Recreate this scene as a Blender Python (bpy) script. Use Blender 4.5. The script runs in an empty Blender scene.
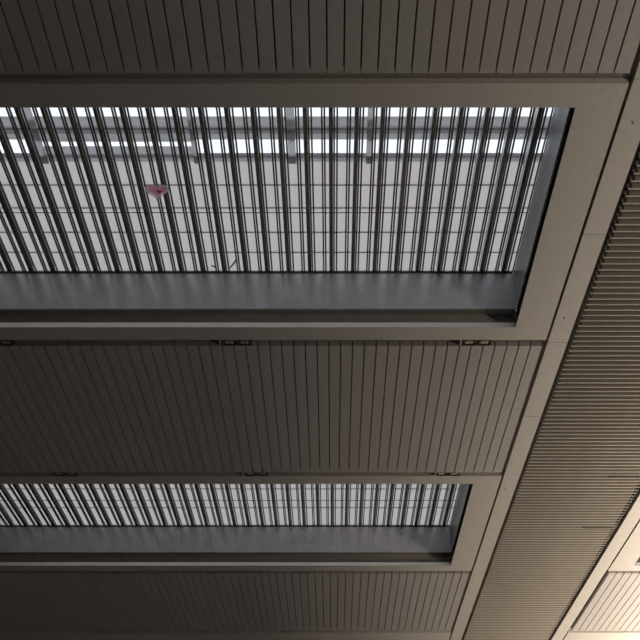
import bpy, bmesh, math, random
from mathutils import Vector, Matrix

random.seed(7)
S = bpy.context.scene
COL = S.collection
EYE = 1.6                      # camera height above the floor


def Z(h):                      # heights are measured from the eye level
    return EYE + h


# ------------------------------------------------------------------ materials
def principled(name, color, rough=0.5, metal=0.0, noise=0.0, scale=20.0, bump=0.0, stretch=None, spec=0.5):
    m = bpy.data.materials.new(name)
    m.use_nodes = True
    nt = m.node_tree
    b = nt.nodes['Principled BSDF']
    b.inputs['Base Color'].default_value = (*color, 1)
    b.inputs['Roughness'].default_value = rough
    b.inputs['Metallic'].default_value = metal
    b.inputs['Specular IOR Level'].default_value = spec
    if noise or bump:
        tc = nt.nodes.new('ShaderNodeTexCoord')
        mp = nt.nodes.new('ShaderNodeMapping')
        if stretch:
            mp.inputs['Scale'].default_value = stretch
        nz = nt.nodes.new('ShaderNodeTexNoise')
        nz.inputs['Scale'].default_value = scale
        nz.inputs['Detail'].default_value = 4
        nt.links.new(tc.outputs['Object'], mp.inputs['Vector'])
        nt.links.new(mp.outputs['Vector'], nz.inputs['Vector'])
        if noise:
            cr = nt.nodes.new('ShaderNodeValToRGB')
            cr.color_ramp.elements[0].position = 0.3
            cr.color_ramp.elements[1].position = 0.7
            cr.color_ramp.elements[0].color = (*[c * (1 - noise) for c in color], 1)
            cr.color_ramp.elements[1].color = (*[min(1, c * (1 + noise)) for c in color], 1)
            nt.links.new(nz.outputs['Fac'], cr.inputs['Fac'])
            nt.links.new(cr.outputs['Color'], b.inputs['Base Color'])
        if bump:
            bp = nt.nodes.new('ShaderNodeBump')
            bp.inputs['Strength'].default_value = bump
            bp.inputs['Distance'].default_value = 0.01
            nt.links.new(nz.outputs['Fac'], bp.inputs['Height'])
            nt.links.new(bp.outputs['Normal'], b.inputs['Normal'])
    return m


def glass_clear():
    m = bpy.data.materials.new('clear_glass')
    m.use_nodes = True
    nt = m.node_tree
    nt.nodes.clear()
    out = nt.nodes.new('ShaderNodeOutputMaterial')
    mix = nt.nodes.new('ShaderNodeMixShader')
    tr = nt.nodes.new('ShaderNodeBsdfTransparent')
    gl = nt.nodes.new('ShaderNodeBsdfGlossy')
    tr.inputs['Color'].default_value = (0.97, 0.985, 1.0, 1)
    gl.inputs['Roughness'].default_value = 0.03
    mix.inputs[0].default_value = 0.05
    nt.links.new(tr.outputs[0], mix.inputs[1])
    nt.links.new(gl.outputs[0], mix.inputs[2])
    nt.links.new(mix.outputs[0], out.inputs['Surface'])
    return m


def glass_frosted(name, trans, diff, mixf):
    m = bpy.data.materials.new(name)
    m.use_nodes = True
    nt = m.node_tree
    nt.nodes.clear()
    out = nt.nodes.new('ShaderNodeOutputMaterial')
    mix = nt.nodes.new('ShaderNodeMixShader')
    t = nt.nodes.new('ShaderNodeBsdfTranslucent')
    d = nt.nodes.new('ShaderNodeBsdfDiffuse')
    # fine printed dot screen on the pane
    tc = nt.nodes.new('ShaderNodeTexCoord')
    vo = nt.nodes.new('ShaderNodeTexVoronoi')
    vo.inputs['Scale'].default_value = 28.0
    vo.inputs['Randomness'].default_value = 0.0
    cr = nt.nodes.new('ShaderNodeValToRGB')
    cr.color_ramp.elements[0].color = (*[c * 0.93 for c in trans], 1)
    cr.color_ramp.elements[1].color = (*trans, 1)
    nt.links.new(tc.outputs['Object'], vo.inputs['Vector'])
    nt.links.new(vo.outputs['Distance'], cr.inputs['Fac'])
    nt.links.new(cr.outputs['Color'], t.inputs['Color'])
    d.inputs['Color'].default_value = (*diff, 1)
    mix.inputs[0].default_value = mixf
    nt.links.new(t.outputs[0], mix.inputs[1])
    nt.links.new(d.outputs[0], mix.inputs[2])
    nt.links.new(mix.outputs[0], out.inputs['Surface'])
    return m


M = {
    'frame': principled('frame_metal', (0.40, 0.385, 0.36), 0.55, 0.0, 0.05, 14, 0.04),
    'plank': principled('plank_metal', (0.33, 0.315, 0.305), 0.55, 0.0, 0.05, 10, 0.03),
    'channel': principled('channel_metal', (0.31, 0.285, 0.25), 0.6, 0.0, 0.05, 10),
    'well': principled('well_metal', (0.56, 0.565, 0.59), 0.30, 0.5, 0.08, 3, 0.03),
    'lip': principled('lip_skylit_metal', (0.92, 0.90, 0.86), 0.30, 0.85),
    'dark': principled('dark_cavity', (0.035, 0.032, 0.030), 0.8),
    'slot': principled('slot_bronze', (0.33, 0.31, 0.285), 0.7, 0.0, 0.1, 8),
    'fin': principled('fin_metal', (0.22, 0.207, 0.19), 0.27, 0.8, 0.05, 9),
    'slat': principled('slat_metal', (0.04, 0.037, 0.032), 0.4, 0.2),
    'rod': principled('rod_metal', (0.06, 0.058, 0.055), 0.5, 0.3),
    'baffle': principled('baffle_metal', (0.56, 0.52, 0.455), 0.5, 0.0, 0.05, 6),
    'web': principled('baffle_web_shaded_metal', (0.25, 0.231, 0.20), 0.55, 0.0, 0.05, 6),  # darker copy of the baffle metal, shade on the upright faces as colour
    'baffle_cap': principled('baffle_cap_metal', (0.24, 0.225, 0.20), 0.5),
    'mullion': principled('mullion_grey', (0.6, 0.6, 0.61), 0.6),
    'floor': principled('floor_stone', (0.26, 0.265, 0.28), 0.55, 0.0, 0.08, 3),
    'wall': principled('wall_plaster', (0.055, 0.055, 0.06), 0.8, 0.0, 0.08, 2),
    'black': principled('black_plastic', (0.02, 0.019, 0.016), 0.5),
    'lens': principled('lens_cream', (0.27, 0.24, 0.17), 0.3),
    'bracket': principled('bracket_grey', (0.5, 0.48, 0.42), 0.4),
    'red': principled('red_print', (0.70, 0.10, 0.13), 0.35),
    'pearl': None, 'pink': None,
    'twig': principled('twig_bark', (0.035, 0.03, 0.027), 0.9, 0.0, 0.3, 40, 0.3),
    'clear': glass_clear(),
    'purlin': glass_frosted('fritted_band_light', (0.70, 0.69, 0.69), (0.7, 0.69, 0.68), 0.25),
    'purlin_dark': glass_frosted('fritted_band_grey', (0.55, 0.53, 0.54), (0.5, 0.49, 0.5), 0.3),
    'frost': glass_frosted('frosted_glass', (0.79, 0.77, 0.755), (0.74, 0.72, 0.71), 0.22),
}


def film(name, color, clear, gloss):
    """thin coloured balloon film: part lets light through scattered, part see-through, glossy on top"""
    m = bpy.data.materials.new(name)
    m.use_nodes = True
    nt = m.node_tree
    nt.nodes.clear()
    out = nt.nodes.new('ShaderNodeOutputMaterial')
    t = nt.nodes.new('ShaderNodeBsdfTranslucent'); t.inputs['Color'].default_value = (*color, 1)
    d = nt.nodes.new('ShaderNodeBsdfDiffuse'); d.inputs['Color'].default_value = (*color, 1)
    x = nt.nodes.new('ShaderNodeBsdfTransparent'); x.inputs['Color'].default_value = (*[0.5 + c / 2 for c in color], 1)
    g = nt.nodes.new('ShaderNodeBsdfGlossy'); g.inputs['Roughness'].default_value = 0.12
    fr = nt.nodes.new('ShaderNodeFresnel'); fr.inputs['IOR'].default_value = gloss
    m1, m2, m3 = (nt.nodes.new('ShaderNodeMixShader') for _ in range(3))
    m1.inputs[0].default_value = 0.2
    m2.inputs[0].default_value = clear
    nt.links.new(t.outputs[0], m1.inputs[1]); nt.links.new(d.outputs[0], m1.inputs[2])
    nt.links.new(m1.outputs[0], m2.inputs[1]); nt.links.new(x.outputs[0], m2.inputs[2])
    nt.links.new(fr.outputs[0], m3.inputs[0])
    nt.links.new(m2.outputs[0], m3.inputs[1]); nt.links.new(g.outputs[0], m3.inputs[2])
    nt.links.new(m3.outputs[0], out.inputs['Surface'])
    return m


M['pearl'] = film('pearl_film', (1.0, 0.95, 0.98), 0.5, 1.08)
M['pink'] = film('pink_film', (1.0, 0.42, 0.70), 0.35, 1.15)


# ------------------------------------------------------------------ mesh helpers
class MB:
    def __init__(self):
        self.bm = bmesh.new()

    def box(self, x0, x1, y0, y1, z0, z1):
        vs = [self.bm.verts.new(c) for c in ((x0, y0, z0), (x1, y0, z0), (x1, y1, z0), (x0, y1, z0),
                                             (x0, y0, z1), (x1, y0, z1), (x1, y1, z1), (x0, y1, z1))]
        for f in ((3, 2, 1, 0), (4, 5, 6, 7), (0, 1, 5, 4), (1, 2, 6, 5), (2, 3, 7, 6), (3, 0, 4, 7)):
            self.bm.faces.new([vs[i] for i in f])
        return self

    def prism(self, pts, axis, a, b):
        """closed 2-D outline swept along an axis; pts are in the two other axes"""
        def v(p, t):
            if axis == 'x':
                return (t, p[0], p[1])
            if axis == 'y':
                return (p[0], t, p[1])
            return (p[0], p[1], t)
        A = [self.bm.verts.new(v(p, a)) for p in pts]
        B = [self.bm.verts.new(v(p, b)) for p in pts]
        n = len(pts)
        self.bm.faces.new(A)
        self.bm.faces.new(B[::-1])
        for i in range(n):
            j = (i + 1) % n
            self.bm.faces.new((A[i], B[i], B[j], A[j]))
        return self

    def tube(self, pts, radii, n=8):
        rings = []
        for i, p in enumerate(pts):
            p = Vector(p)
            d = (Vector(pts[min(i + 1, len(pts) - 1)]) - Vector(pts[max(i - 1, 0)])).normalized()
            up = Vector((0, 0, 1)) if abs(d.z) < 0.9 else Vector((1, 0, 0))
            a = d.cross(up).normalized()
            b = d.cross(a)
            r = radii[i] if isinstance(radii, (list, tuple)) else radii
            rings.append([self.bm.verts.new(p + a * math.cos(2 * math.pi * k / n) * r + b * math.sin(2 * math.pi * k / n) * r)
                          for k in range(n)])
        for q in range(len(rings) - 1):
            for k in range(n):
                self.bm.faces.new((rings[q][k], rings[q][(k + 1) % n], rings[q + 1][(k + 1) % n], rings[q + 1][k]))
        self.bm.faces.new(rings[0][::-1])
        self.bm.faces.new(rings[-1])
        return self

    def build(self, name, mat, parent=None, loc=(0, 0, 0), smooth=False, bevel=0.0):
        bmesh.ops.recalc_face_normals(self.bm, faces=self.bm.faces)
        me = bpy.data.meshes.new(name)
        self.bm.to_mesh(me)
        self.bm.free()
        me.materials.append(mat)
        if smooth:
            for p in me.polygons:
                p.use_smooth = True
        o = bpy.data.objects.new(name, me)
        COL.objects.link(o)
        o.location = loc
        if parent:
            o.parent = parent
        if bevel:
            md = o.modifiers.new('bevel', 'BEVEL')
            md.width = bevel
            md.segments = 2
            md.limit_method = 'ANGLE'
        return o


def struct(o):
    o['kind'] = 'structure'
    return o


def thing(name, label, cat, loc=(0, 0, 0), group=None):
    o = bpy.data.objects.new(name, None)
    o.empty_display_size = 0.2
    COL.objects.link(o)
    o.location = loc
    return tag(o, label, cat, group)


def tag(o, label, cat, group=None):
    o['label'] = label
    o['category'] = cat
    if group:
        o['group'] = group
    return o


def copy_tree(o, parent=None):
    c = o.copy()
    COL.objects.link(c)
    if parent:
        c.parent = parent
    for ch in list(o.children):
        copy_tree(ch, c)
    return c


# ------------------------------------------------------------------ dimensions (metres)
PERIOD = 12.23                 # skylight to skylight
XL = -10.6                     # inside face of the left wall
XF = 3.284                     # outer edge of the skylight frames
XI = 2.766                     # inner edge of the skylight frames
C0 = 9.0                       # ceiling plane above eye level
OPEN = [(12.02, 17.50), (24.26, 29.73)]        # skylight openings along the hall
YB, YE = -8.0, 46.0            # hall ends

# ------------------------------------------------------------------ shell
struct(MB().box(-40, 90, -60, 110, -0.3, 0.0).build('floor', M['floor']))
struct(MB().box(XL - 0.3, XL, YB, YE, 0, Z(14.2)).build('wall_left', M['wall']))
struct(MB().box(XL, 14.0, YE, YE + 0.3, 0, Z(14.2)).build('wall_far', M['wall']))
struct(MB().box(XL, 14.0, YB - 0.3, YB, 0, Z(14.2)).build('wall_back', M['wall']))
struct(MB().box(14.0, 14.3, YB, YE, Z(2.0), Z(14.2)).build('wall_right', M['wall']))  # unseen; added and carried low to hold back side daylight

# plank ceilings between the skylights: X pitch 0.185
PX0, PP = -0.0663, 0.185


def planks(y0, y1, x0, x1, name='ceiling', h=C0):
    m = MB()
    k = math.ceil((x0 - PX0) / PP)
    xs = [x0] + [PX0 + PP * i for i in range(k, int((x1 - PX0) / PP) + 1)] + [x1]
    g = 0.0088
    for a, b in zip(xs[:-1], xs[1:]):
        if b - a < 0.03:
            continue
        a2, b2 = a + g, b - g
        m.prism([(a2, Z(h + .10)), (a2, Z(h + .002)), (a2 + .002, Z(h)), (b2 - .002, Z(h)), (b2, Z(h + .002)), (b2, Z(h + .10))],
                'y', y0, y1)
    return struct(m.build(name, M['plank']))


FIELDS = [(YB, 11.40), (18.13, 23.63), (30.36, 35.86)]
for a, b in FIELDS:
    planks(a, b, XL, XF)
    planks(a, b, 6.58, 14.0)
# dark backing above every closed field, with the skylight wells left open
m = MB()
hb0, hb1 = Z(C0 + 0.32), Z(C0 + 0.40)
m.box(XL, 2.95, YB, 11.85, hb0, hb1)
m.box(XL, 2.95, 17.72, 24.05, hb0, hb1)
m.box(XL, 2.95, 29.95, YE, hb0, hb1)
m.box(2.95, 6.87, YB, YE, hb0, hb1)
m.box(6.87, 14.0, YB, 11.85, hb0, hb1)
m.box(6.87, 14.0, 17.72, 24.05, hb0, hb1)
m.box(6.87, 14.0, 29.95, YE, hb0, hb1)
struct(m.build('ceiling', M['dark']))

# skylight frames (one ring each, butt-jointed) and their bright inner lips
T = 0.076
tn = 1
for (y0, y1) in OPEN:
    ya, yb = y0 - 0.44, y1 + 0.42
    for mir in (False, True):
        X = (lambda v: v) if not mir else (lambda v: 9.82 - v)
        xl = XL if not mir else 14.0
        m = MB()

        def bx(a, b, c, d, e, f):
            a, b = sorted((X(a), X(b)))
            m.box(a, b, c, d, e, f)
        xo = XL if not mir else 9.82 - 14.0
        m.box(*sorted((xl, X(XF))), y1, yb, Z(C0), Z(C0 + T))
        m.box(*sorted((xl, X(XF))), ya, y0, Z(C0), Z(C0 + T))
        m.box(*sorted((X(XI), X(XF))), y0, y1, Z(C0), Z(C0 + .02))
        struct(m.build('trim_%d' % tn, M['frame']))
        tn += 1

# far end of the hall: plain soffit
struct(MB().box(XL, XF, 36.05, YE, Z(C0), Z(C0 + T)).build('trim_%d' % tn, M['frame'])); tn += 1
struct(MB().box(6.54, 14.0, 36.05, YE, Z(C0), Z(C0 + T)).build('trim_%d' % tn, M['frame'])); tn += 1

# service channels (recessed) beside each frame
for (a, b) in ((11.40, 11.59), (17.92, 18.13), (23.63, 23.82), (30.15, 30.36), (35.86, 36.05)):
    for (x0, x1) in ((XL, XF), (6.54, 14.0)):
        m = MB()
        m.box(x0, x1, a + .002, b - .002, Z(C0 + .085), Z(C0 + .115))
        struct(m.build('trim_%d' % tn, M['channel'])); tn += 1

# floor of the long groove beside the strips
for (x0, x1) in ((3.27, 3.34), (6.48, 6.55)):
    struct(MB().box(x0, x1, YB, YE, Z(C0 + .10), Z(C0 + .13)).build('trim_%d' % tn, M['channel'])); tn += 1

# flat strips either side of the baffle field, with their butt joints
J = [14.800, 18.01, 20.90, 23.74, 26.97]
joints = sorted([YB] + [j + PERIOD * k - (0 if k >= 0 else 0) for j in J[:4] for k in (-1, 0, 1, 2)] + [YE])
joints = [j for j in joints if YB <= j <= YE]
for (x0, x1) in ((3.325, 3.632), (6.188, 6.495)):
    m = MB()
    for a, b in zip(joints[:-1], joints[1:]):
        m.box(x0, x1, a + .006, b - .006, Z(C0), Z(C0 + 0.09))
    struct(m.build('trim_%d' % tn, M['frame'])); tn += 1

# skylight wells: upright liner faces above the frame, with an open shadow slot below
for (y0, y1) in OPEN:
    for mir in (False, True):
        X = (lambda v: v) if not mir else (lambda v: 9.82 - v)
        xl = XL if not mir else 14.0
        hb, ht = 9.335, 9.962
        m = MB()
        m.box(*sorted((xl, X(2.83))), y1 + .03, y1 + .06, Z(hb), Z(ht))
        m.box(*sorted((xl, X(2.83))), y0 - .06, y0 - .03, Z(hb), Z(ht))
        m.box(*sorted((X(2.796), X(2.826))), y0 - .03, y1 + .03, Z(hb), Z(ht))
        struct(m.build('trim_%d' % tn, M['well'])); tn += 1
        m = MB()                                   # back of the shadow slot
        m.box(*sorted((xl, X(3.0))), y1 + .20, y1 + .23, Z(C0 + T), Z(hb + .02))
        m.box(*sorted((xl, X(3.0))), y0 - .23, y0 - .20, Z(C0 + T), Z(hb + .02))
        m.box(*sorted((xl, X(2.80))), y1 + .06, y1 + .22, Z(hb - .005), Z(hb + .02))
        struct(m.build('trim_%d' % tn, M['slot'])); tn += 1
        m = MB()                                   # closed back of the side gap, its deep shade painted black
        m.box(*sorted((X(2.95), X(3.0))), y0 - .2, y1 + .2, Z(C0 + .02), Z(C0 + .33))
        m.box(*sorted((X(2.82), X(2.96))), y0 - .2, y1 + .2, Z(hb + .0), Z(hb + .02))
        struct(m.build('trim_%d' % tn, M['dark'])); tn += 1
        m = MB()                                   # edge strip on the opening side, skylight put into its pale colour
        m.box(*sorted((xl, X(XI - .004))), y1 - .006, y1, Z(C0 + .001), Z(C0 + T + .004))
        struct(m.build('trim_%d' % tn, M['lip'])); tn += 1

# ------------------------------------------------------------------ louvres in the two skylights
PITCH, FX0 = 0.3326, -0.0271
FW, FD = 0.054, 0.135
SL = (-0.1164, -0.0832, 0.0425, 0.0812)


def fin_mesh(x, y0, y1):
    h0, h1 = 9.985, 9.985 + FD
    w = FW / 2
    return MB().prism([(x - w, Z(h0 + .006)), (x - w + .006, Z(h0)), (x + w - .006, Z(h0)), (x + w, Z(h0 + .006)),
                       (x + w, Z(h1)), (x - w, Z(h1))], 'y', y0, y1)


def slat_mesh(m, x, y0, y1):
    return m.box(x - .0110, x + .0110, y0, y1, Z(9.985), Z(10.004))


def louver(y0, y1, kmin, label, rods, nslat):
    t = thing('skylight_louver', label, 'skylight louver', (0, (y0 + y1) / 2, Z(9.985)))
    L = (y1 - y0) / 2
    inv = (0, -(y0 + y1) / 2, -Z(9.985))
    ks = list(range(8, kmin - 1, -1))
    cnt = 0
    rest = MB()
    fin0 = slat0 = None
    for k in ks:
        x = FX0 + PITCH * k
        if fin0 is None:
            fin0 = fin_mesh(0, y0, y1).build('fin', M['fin'], t, inv)
            f = fin0
        else:
            f = fin0.copy(); COL.objects.link(f); f.parent = t
        f.location = (x, inv[1], inv[2])
        for d in SL:
            if cnt < nslat:
                if slat0 is None:
                    slat0 = slat_mesh(MB(), 0, y0, y1).build('slat', M['slat'], f)
                    s = slat0
                else:
                    s = slat0.copy(); COL.objects.link(s); s.parent = f
                s.location = (d, 0, 0)
                cnt += 1
            else:
                slat_mesh(rest, x + d, y0, y1)
    # right-hand end pair beside the liner
    # beyond the left edge of the view
    k = kmin - 1
    m = MB()
    while FX0 + PITCH * k > XL + .2:
        x = FX0 + PITCH * k
        m.prism([(x - FW / 2, Z(9.985)), (x + FW / 2, Z(9.985)), (x + FW / 2, Z(9.985 + FD)), (x - FW / 2, Z(9.985 + FD))], 'y', y0, y1)
        for d in SL:
            slat_mesh(rest, x + d, y0, y1)
        k -= 1
    o = m.build('fin', M['fin'], t, inv); o['kind'] = 'stuff'
    o = rest.build('slat', M['slat'], t, inv); o['kind'] = 'stuff'
    for y in rods:
        MB().tube([(XL + .03, y, Z(10.012)), (2.79, y, Z(10.012))], 0.0065, 6).build('tie_rod', M['rod'], t, inv)
    m = MB()
    m.box(XL + .03, 2.79, y1 - .022, y1, Z(9.962), Z(9.985))
    m.box(XL + .03, 2.79, y0, y0 + .022, Z(9.962), Z(9.985))
    m.box(2.772, 2.79, y0 + .022, y1 - .022, Z(9.962), Z(9.985))
    m.build('edge_angle', M['rod'], t, inv)
    return t


louver(11.99, 17.53, -13, 'skylight louver of long dark fins with the pink balloon below it, nearer bay', (13.83, 15.86), 88)
louver(24.23, 29.76, -25, 'skylight louver of long dark fins in the farther bay, low in the picture', (26.05, 28.05), 100)

# ------------------------------------------------------------------ glazed roof above
HR = 13.0
win = bpy.data.objects.new('window_1', None)
COL.objects.link(win)
win.location = (0, 12, Z(HR))
struct(win)
wi = (0, -12, -Z(HR))
RX = [-10.6, -7.7, -5.07, -2.39, -0.71, 0.62, 3.4, 6.2, 10.0, 14.0]
RW = [.1, .14, .17, .08, .13, .09, .14, .12, .14, .1]


def pane(y0, y1, mat, x0=XL, x1=14.0, h=HR + .06):
    return MB().box(x0, x1, y0, y1, Z(h), Z(h + .02)).build('pane', mat, win, wi)


# frosted panes beyond the clear strip and before it
rows = [18.93, 19.73, 20.50, 21.37, 22.13, 22.88]
y = 22.88
rows += [23.55]
y = 24.23
while y < YE - .3:
    rows.append(y)
    y += 1.62
for a, b in zip(rows[:-1], rows[1:]):
    pane(a, b, M['frost'])
seam = MB()
for a in rows:
    seam.box(XL, 14, a - .008, a + .008, Z(HR + .035), Z(HR + .055))
seam.build('mullion', M['mullion'], win, wi)
pane(16.5, 18.90, M['clear'])
y = 16.5
seam = MB()
while y > YB:
    pane(max(YB, y - 0.9), y, M['clear'] if y > 14.5 else M['frost'])
    seam.box(XL, 14, y - .02, y + .02, Z(HR), Z(HR + .055))
    y -= 0.9
seam.build('mullion', M['mullion'], win, wi)
# purlins crossing the clear strip
for (a, b, mt, d) in ((17.67, 17.89, 'purlin', .05), (17.95, 18.07, 'purlin_dark', .05), (18.085, 18.26, 'purlin', .05),
                      (18.73, 18.80, 'purlin_dark', .05), (18.81, 18.92, 'purlin', .05)):
    MB().box(XL, 14, a, b, Z(HR + .0), Z(HR + d)).build('purlin', M[mt], win, wi)
# half-drawn blinds in the bay left of the second rafter
MB().box(-5.0, -2.43, 18.50, 18.73, Z(HR + .01), Z(HR + .03)).build('blind', M['purlin'], win, wi)
MB().box(-5.0, -2.43, 18.26, 18.34, Z(HR + .01), Z(HR + .03)).build('blind', M['purlin'], win, wi)
for x, w in zip(RX, RW):
    MB().box(x - w / 2, x + w / 2, YB, 18.96, Z(HR - .02), Z(HR - .002)).build('rafter', M['purlin'], win, wi)

# ------------------------------------------------------------------ baffle ceiling on the right
bt = thing('baffle_ceiling', 'bronze baffle ceiling of closely spaced cross blades between two flat strips', 'baffle ceiling',
           (4.91, 24, Z(C0)))
BP = 0.1707
BY0 = 9.0 * (1653.6 / (998 - 174.0) - 0.52154) - 4 * BP      # first blade in view


def blade_mesh():
    return MB().prism([(-.007, .002), (-.005, 0), (.005, 0), (.007, .002), (.007, .016), (-.007, .016)], 'x', -1.195, 1.195)


bi = 0
b0 = None
back = MB()
back_web = MB()
i = -40
n = 0
while BY0 + BP * i < YE - .2:
    y = BY0 + BP * i
    if i >= 0 and n < 100:
        if b0 is None:
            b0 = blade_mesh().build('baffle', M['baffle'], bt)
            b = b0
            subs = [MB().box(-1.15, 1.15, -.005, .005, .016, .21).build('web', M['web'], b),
                    MB().box(-1.207, -1.195, -.012, .012, .002, .07).build('end_cap', M['baffle_cap'], b),
                    MB().box(1.195, 1.207, -.012, .012, .002, .07).build('end_cap', M['baffle_cap'], b)]
        else:
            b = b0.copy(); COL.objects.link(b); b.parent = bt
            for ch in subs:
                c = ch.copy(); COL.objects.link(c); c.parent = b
        b.location = (0, y - 24, 0)
        n += 1
    else:
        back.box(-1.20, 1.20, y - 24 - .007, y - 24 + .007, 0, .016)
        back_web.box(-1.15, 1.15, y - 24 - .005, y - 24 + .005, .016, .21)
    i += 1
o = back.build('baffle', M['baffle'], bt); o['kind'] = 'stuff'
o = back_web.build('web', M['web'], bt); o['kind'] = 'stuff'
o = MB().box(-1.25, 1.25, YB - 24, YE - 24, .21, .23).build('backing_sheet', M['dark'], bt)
# carrier rails above the blades
for x in (-0.67, 0.60):
    MB().box(x - .015, x + .015, YB - 24, YE - 24, .19, .21).build('carrier_rail', M['baffle_cap'], bt)

# dark slot fittings set between the blades
for (y, lab) in ((9.0 * (1653.6 / (998 - 477.0) - .52154), 'long thin black slot light between bronze baffles, higher of the two on the right'),
                 (9.0 * (1653.6 / (998 - 527.0) - .52154), 'long thin black slot light between bronze baffles, near the bottom right strip')):
    y = BY0 + BP * (round((y - BY0) / BP - .5) + .5)
    t = thing('slot_light', lab, 'light', (5.75, y, Z(C0 - .010)), 'slot lights in the baffle ceiling')
    MB().box(-.36, .36, -.040, .040, 0, .22).build('housing', M['black'], t, bevel=.003)
    MB().box(-.33, .33, -.010, .010, -.003, .004).build('diffuser', M['dark'], t)

# little dark sprinkler heads on the strip and in the baffles
for (x, y, lab) in ((3.472, 12.30, 'tiny dark round sensor on flat strip, nearest the top right corner'),
                    (3.448, 17.19, 'tiny dark round sensor on flat strip, beside the corner of the big skylight frame'),
                    (3.440, 24.54, 'tiny dark round sensor on flat strip, beside the farther skylight frame at bottom'),
                    (4.030, 19.23, 'tiny dark round sensor hanging among the bronze baffles')):
    t = thing('ceiling_sensor', lab, 'sensor', (x, y, Z(C0)), 'round sensors on the right side of the ceiling')
    m = MB()
    n = 14
    m.prism([(math.cos(2 * math.pi * q / n) * .014, math.sin(2 * math.pi * q / n) * .014) for q in range(n)], 'z', -.006, 0)
    m.build('rose', M['slot'], t)
    m = MB()
    m.prism([(math.cos(2 * math.pi * q / n) * .010, math.sin(2 * math.pi * q / n) * .010) for q in range(n)], 'z', -.014, -.005)
    m.build('head', M['black'], t)

# ------------------------------------------------------------------ boxed fittings in the service channels
fit0 = None


def fitting(x, y, label):
    """open black box with a slanting cream reflector, hung in the channel"""
    global fit0
    if fit0 is None:
        t = thing('channel_light', label, 'light', (x, y, Z(C0)), 'small boxed lights in the ceiling channels')
        m = MB()
        w, d, k, h = .100, .095, .020, .085
        m.box(-w, -w + k, -d, d, 0, h)
        m.box(w - k, w, -d, d, 0, h)
        m.box(-w + k, w - k, -d, -d + k, 0, h)
        m.box(-w + k, w - k, d - k, d, 0, h)
        m.box(-w + k, w - k, -d + k, d - k, h - .012, h)
        m.build('housing', M['black'], t)
        m = MB()
        m.prism([(-.066, .006), (.03, .012), (.07, .034), (.07, .073), (-.066, .073)], 'y', -.052, .052)
        m.build('reflector', M['lens'], t)
        m = MB()
        m.box(.035, .050, -.05, .05, .006, .016)
        m.build('clip', M['bracket'], t)
        fit0 = t
        return t
    t = copy_tree(fit0)
    t.location = (x, y, Z(C0))
    t['label'] = label
    return t


WHERE = {(-1.605, 0): 'left of the middle pair under the big skylight',
         (-1.365, 0): 'right of the middle pair under the big skylight',
         (2.115, 0): 'left of the right-hand pair under the big skylight',
         (2.355, 0): 'right of the right-hand pair under the big skylight',
         (-5.065, 0): 'cut by the left picture edge under the big skylight',
         (-5.305, 1): 'left of the leftmost pair above the lower skylight',
         (-5.065, 1): 'right of the leftmost pair above the lower skylight',
         (-1.605, 1): 'left of the middle pair above the lower skylight',
         (-1.365, 1): 'right of the middle pair above the lower skylight',
         (2.115, 1): 'left of the right-hand pair above the lower skylight',
         (2.355, 1): 'right of the right-hand pair above the lower skylight'}
for (x, r), w in WHERE.items():
    fitting(x, 18.025 if r == 0 else 23.725, 'black boxed light, ' + w)
# dark access slots just left of each pair
ac0 = None
for (x, y, w) in ((-1.86, 18.025, 'beside the middle pair of boxed lights under the big skylight'),
                  (1.87, 18.025, 'beside the right-hand pair of boxed lights under the big skylight'),
                  (-1.86, 23.725, 'beside the middle pair of boxed lights above the lower skylight'),
                  (1.87, 23.725, 'beside the right-hand pair of boxed lights above the lower skylight')):
    t = thing('junction_box', 'dark tapered box ' + w, 'box', (x, y, Z(C0)), 'junction boxes in the channels')
    MB().prism([(-.05, .07), (.095, .010), (.10, .012), (.10, .085), (-.05, .085)], 'y', -.08, .08).build('casing', M['dark'], t)
    MB().box(.10, .120, -.09, .09, .004, .085).build('end_plate', M['bracket'], t)

# ------------------------------------------------------------------ balloon under the louvre
def heart_pts(w, h, n=48):
    pts = []
    for q in range(n):
        a = 2 * math.pi * q / n
        x = 16 * math.sin(a) ** 3
        y = 13 * math.cos(a) - 5 * math.cos(2 * a) - 2 * math.cos(3 * a) - math.cos(4 * a)
        hx, hy = x / 32 * w, (y + 2.5) / 29 * h
        pts.append((hx * .66 + math.sin(a) * w * .17, hy * .66 + math.cos(a) * h * .17 + h * .01))
    return pts


def heart_pillow(w, h, depth, rings=7, z0=0.0, front_only=False):
    """puffed heart in the local XY plane, swelling along Z"""
    m = MB()
    base = heart_pts(w, h)
    n = len(base)
    cx, cy = 0.0, 0.0

    def layer(sgn):
        rr = []
        for r in range(rings):
            t = r / rings
            f = 1 - t
            zz = sgn * depth * math.sqrt(max(0, 1 - f * f)) + z0
            rr.append([m.bm.verts.new((cx + p[0] * f, cy + p[1] * f, zz)) for p in base])
        c = m.bm.verts.new((cx, cy, sgn * depth + z0))
        for r in range(rings - 1):
            for q in range(n):
                m.bm.faces.new((rr[r][q], rr[r][(q + 1) % n], rr[r + 1][(q + 1) % n], rr[r + 1][q]))
        for q in range(n):
            m.bm.faces.new((rr[-1][q], rr[-1][(q + 1) % n], c))
    layer(1)
    if not front_only:
        layer(-1)
    bmesh.ops.remove_doubles(m.bm, verts=m.bm.verts, dist=1e-5)
    return m


bl = thing('heart_balloon', 'pink heart foil balloon with a pearly rim caught under the skylight fins', 'balloon', (-2.395, 14.86, Z(9.725)))
bl.rotation_euler = (math.radians(112), math.radians(-4), math.radians(8))
heart_pillow(.325, .205, .075).build('body', M['pearl'], bl, smooth=True)
heart_pillow(.268, .155, .02, z0=.064, front_only=True).build('pink_heart', M['pink'], bl, (-.004, -.004, 0), smooth=True)
heart_pillow(.075, .060, .012).build('red_patch', M['red'], bl, (.035, -.022, .080), smooth=True)
m = MB().tube([(0, -.090, 0), (0, -.112, 0), (.002, -.122, 0)], [.006, .008, .012], 8)
m.build('neck', M['pearl'], bl)

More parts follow.
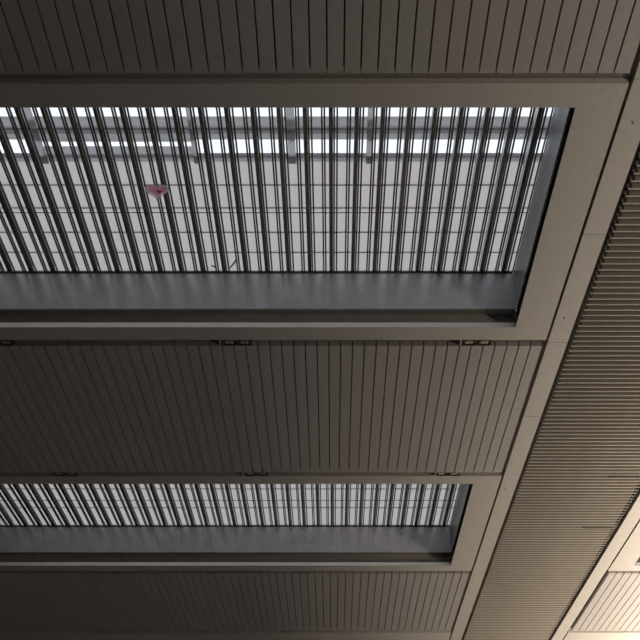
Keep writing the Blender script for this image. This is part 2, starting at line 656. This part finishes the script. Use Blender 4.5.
# ------------------------------------------------------------------ twigs lying on the louvre
for (pa, pb, lab) in (((-1.879, 17.43, Z(10.04)), (-1.806, 17.51, Z(10.035)), 'short dark twig on the louver ledge, left of the two'),
                      ((-1.605, 17.51, Z(10.035)), (-1.485, 17.26, Z(10.045)), 'longer dark twig on the louver ledge, right of the two')):
    pm = tuple((u + v) / 2 + d for u, v, d in zip(pa, pb, (.008, .0, .006)))
    c = pm
    loc = lambda p: tuple(u - v for u, v in zip(p, c))
    o = MB().tube([loc(pa), (0, 0, 0), loc(pb)], [.009, .013, .011], 7).build('twig', M['twig'], None, c)
    tag(o, lab, 'twig', 'twigs on the louver ledge')

# ------------------------------------------------------------------ light
w = bpy.data.worlds.new('overcast')
S.world = w
w.use_nodes = True
bg = w.node_tree.nodes['Background']
bg.inputs['Color'].default_value = (0.925, 0.955, 1.0, 1)
bg.inputs['Strength'].default_value = 1.25


def area(name, loc, rot, sx, sy, power, color):
    l = bpy.data.lights.new(name, 'AREA')
    l.shape = 'RECTANGLE'
    l.size, l.size_y = sx, sy
    l.energy = power
    l.color = color
    o = bpy.data.objects.new(name, l)
    COL.objects.link(o)
    o.location = loc
    o.rotation_euler = rot
    return o


# unseen warm area lamps, added to light the ceiling from the right
area('fill_row_right', (12.5, 33.0, Z(2.6)), (math.radians(180), math.radians(24), 0), 0.6, 34.0, 11400, (1.0, 0.84, 0.66))
area('fill_near_right', (11.0, 1.0, Z(2.6)), (math.radians(180), math.radians(22), 0), 0.6, 8.0, 2500, (1.0, 0.85, 0.68))

# ------------------------------------------------------------------ camera
cam = bpy.data.cameras.new('camera')
cam.sensor_width = 36.0
cam.lens = 1300.0 / 640.0 * 36.0
cam.shift_x = -13.0 / 640.0
cam.clip_end = 500
co = bpy.data.objects.new('camera', cam)
COL.objects.link(co)
co.location = (0, 0, EYE)
co.rotation_euler = (math.radians(90) + math.atan(678.0 / 1300.0), 0, 0)
S.camera = co

vs = S.view_settings
vs.view_transform = 'Standard'
vs.look = 'None'
vs.exposure = 0.0
vs.gamma = 1.0
vs.use_curve_mapping = False
S.cycles.max_bounces = 10
S.cycles.diffuse_bounces = 5
S.cycles.transparent_max_bounces = 12
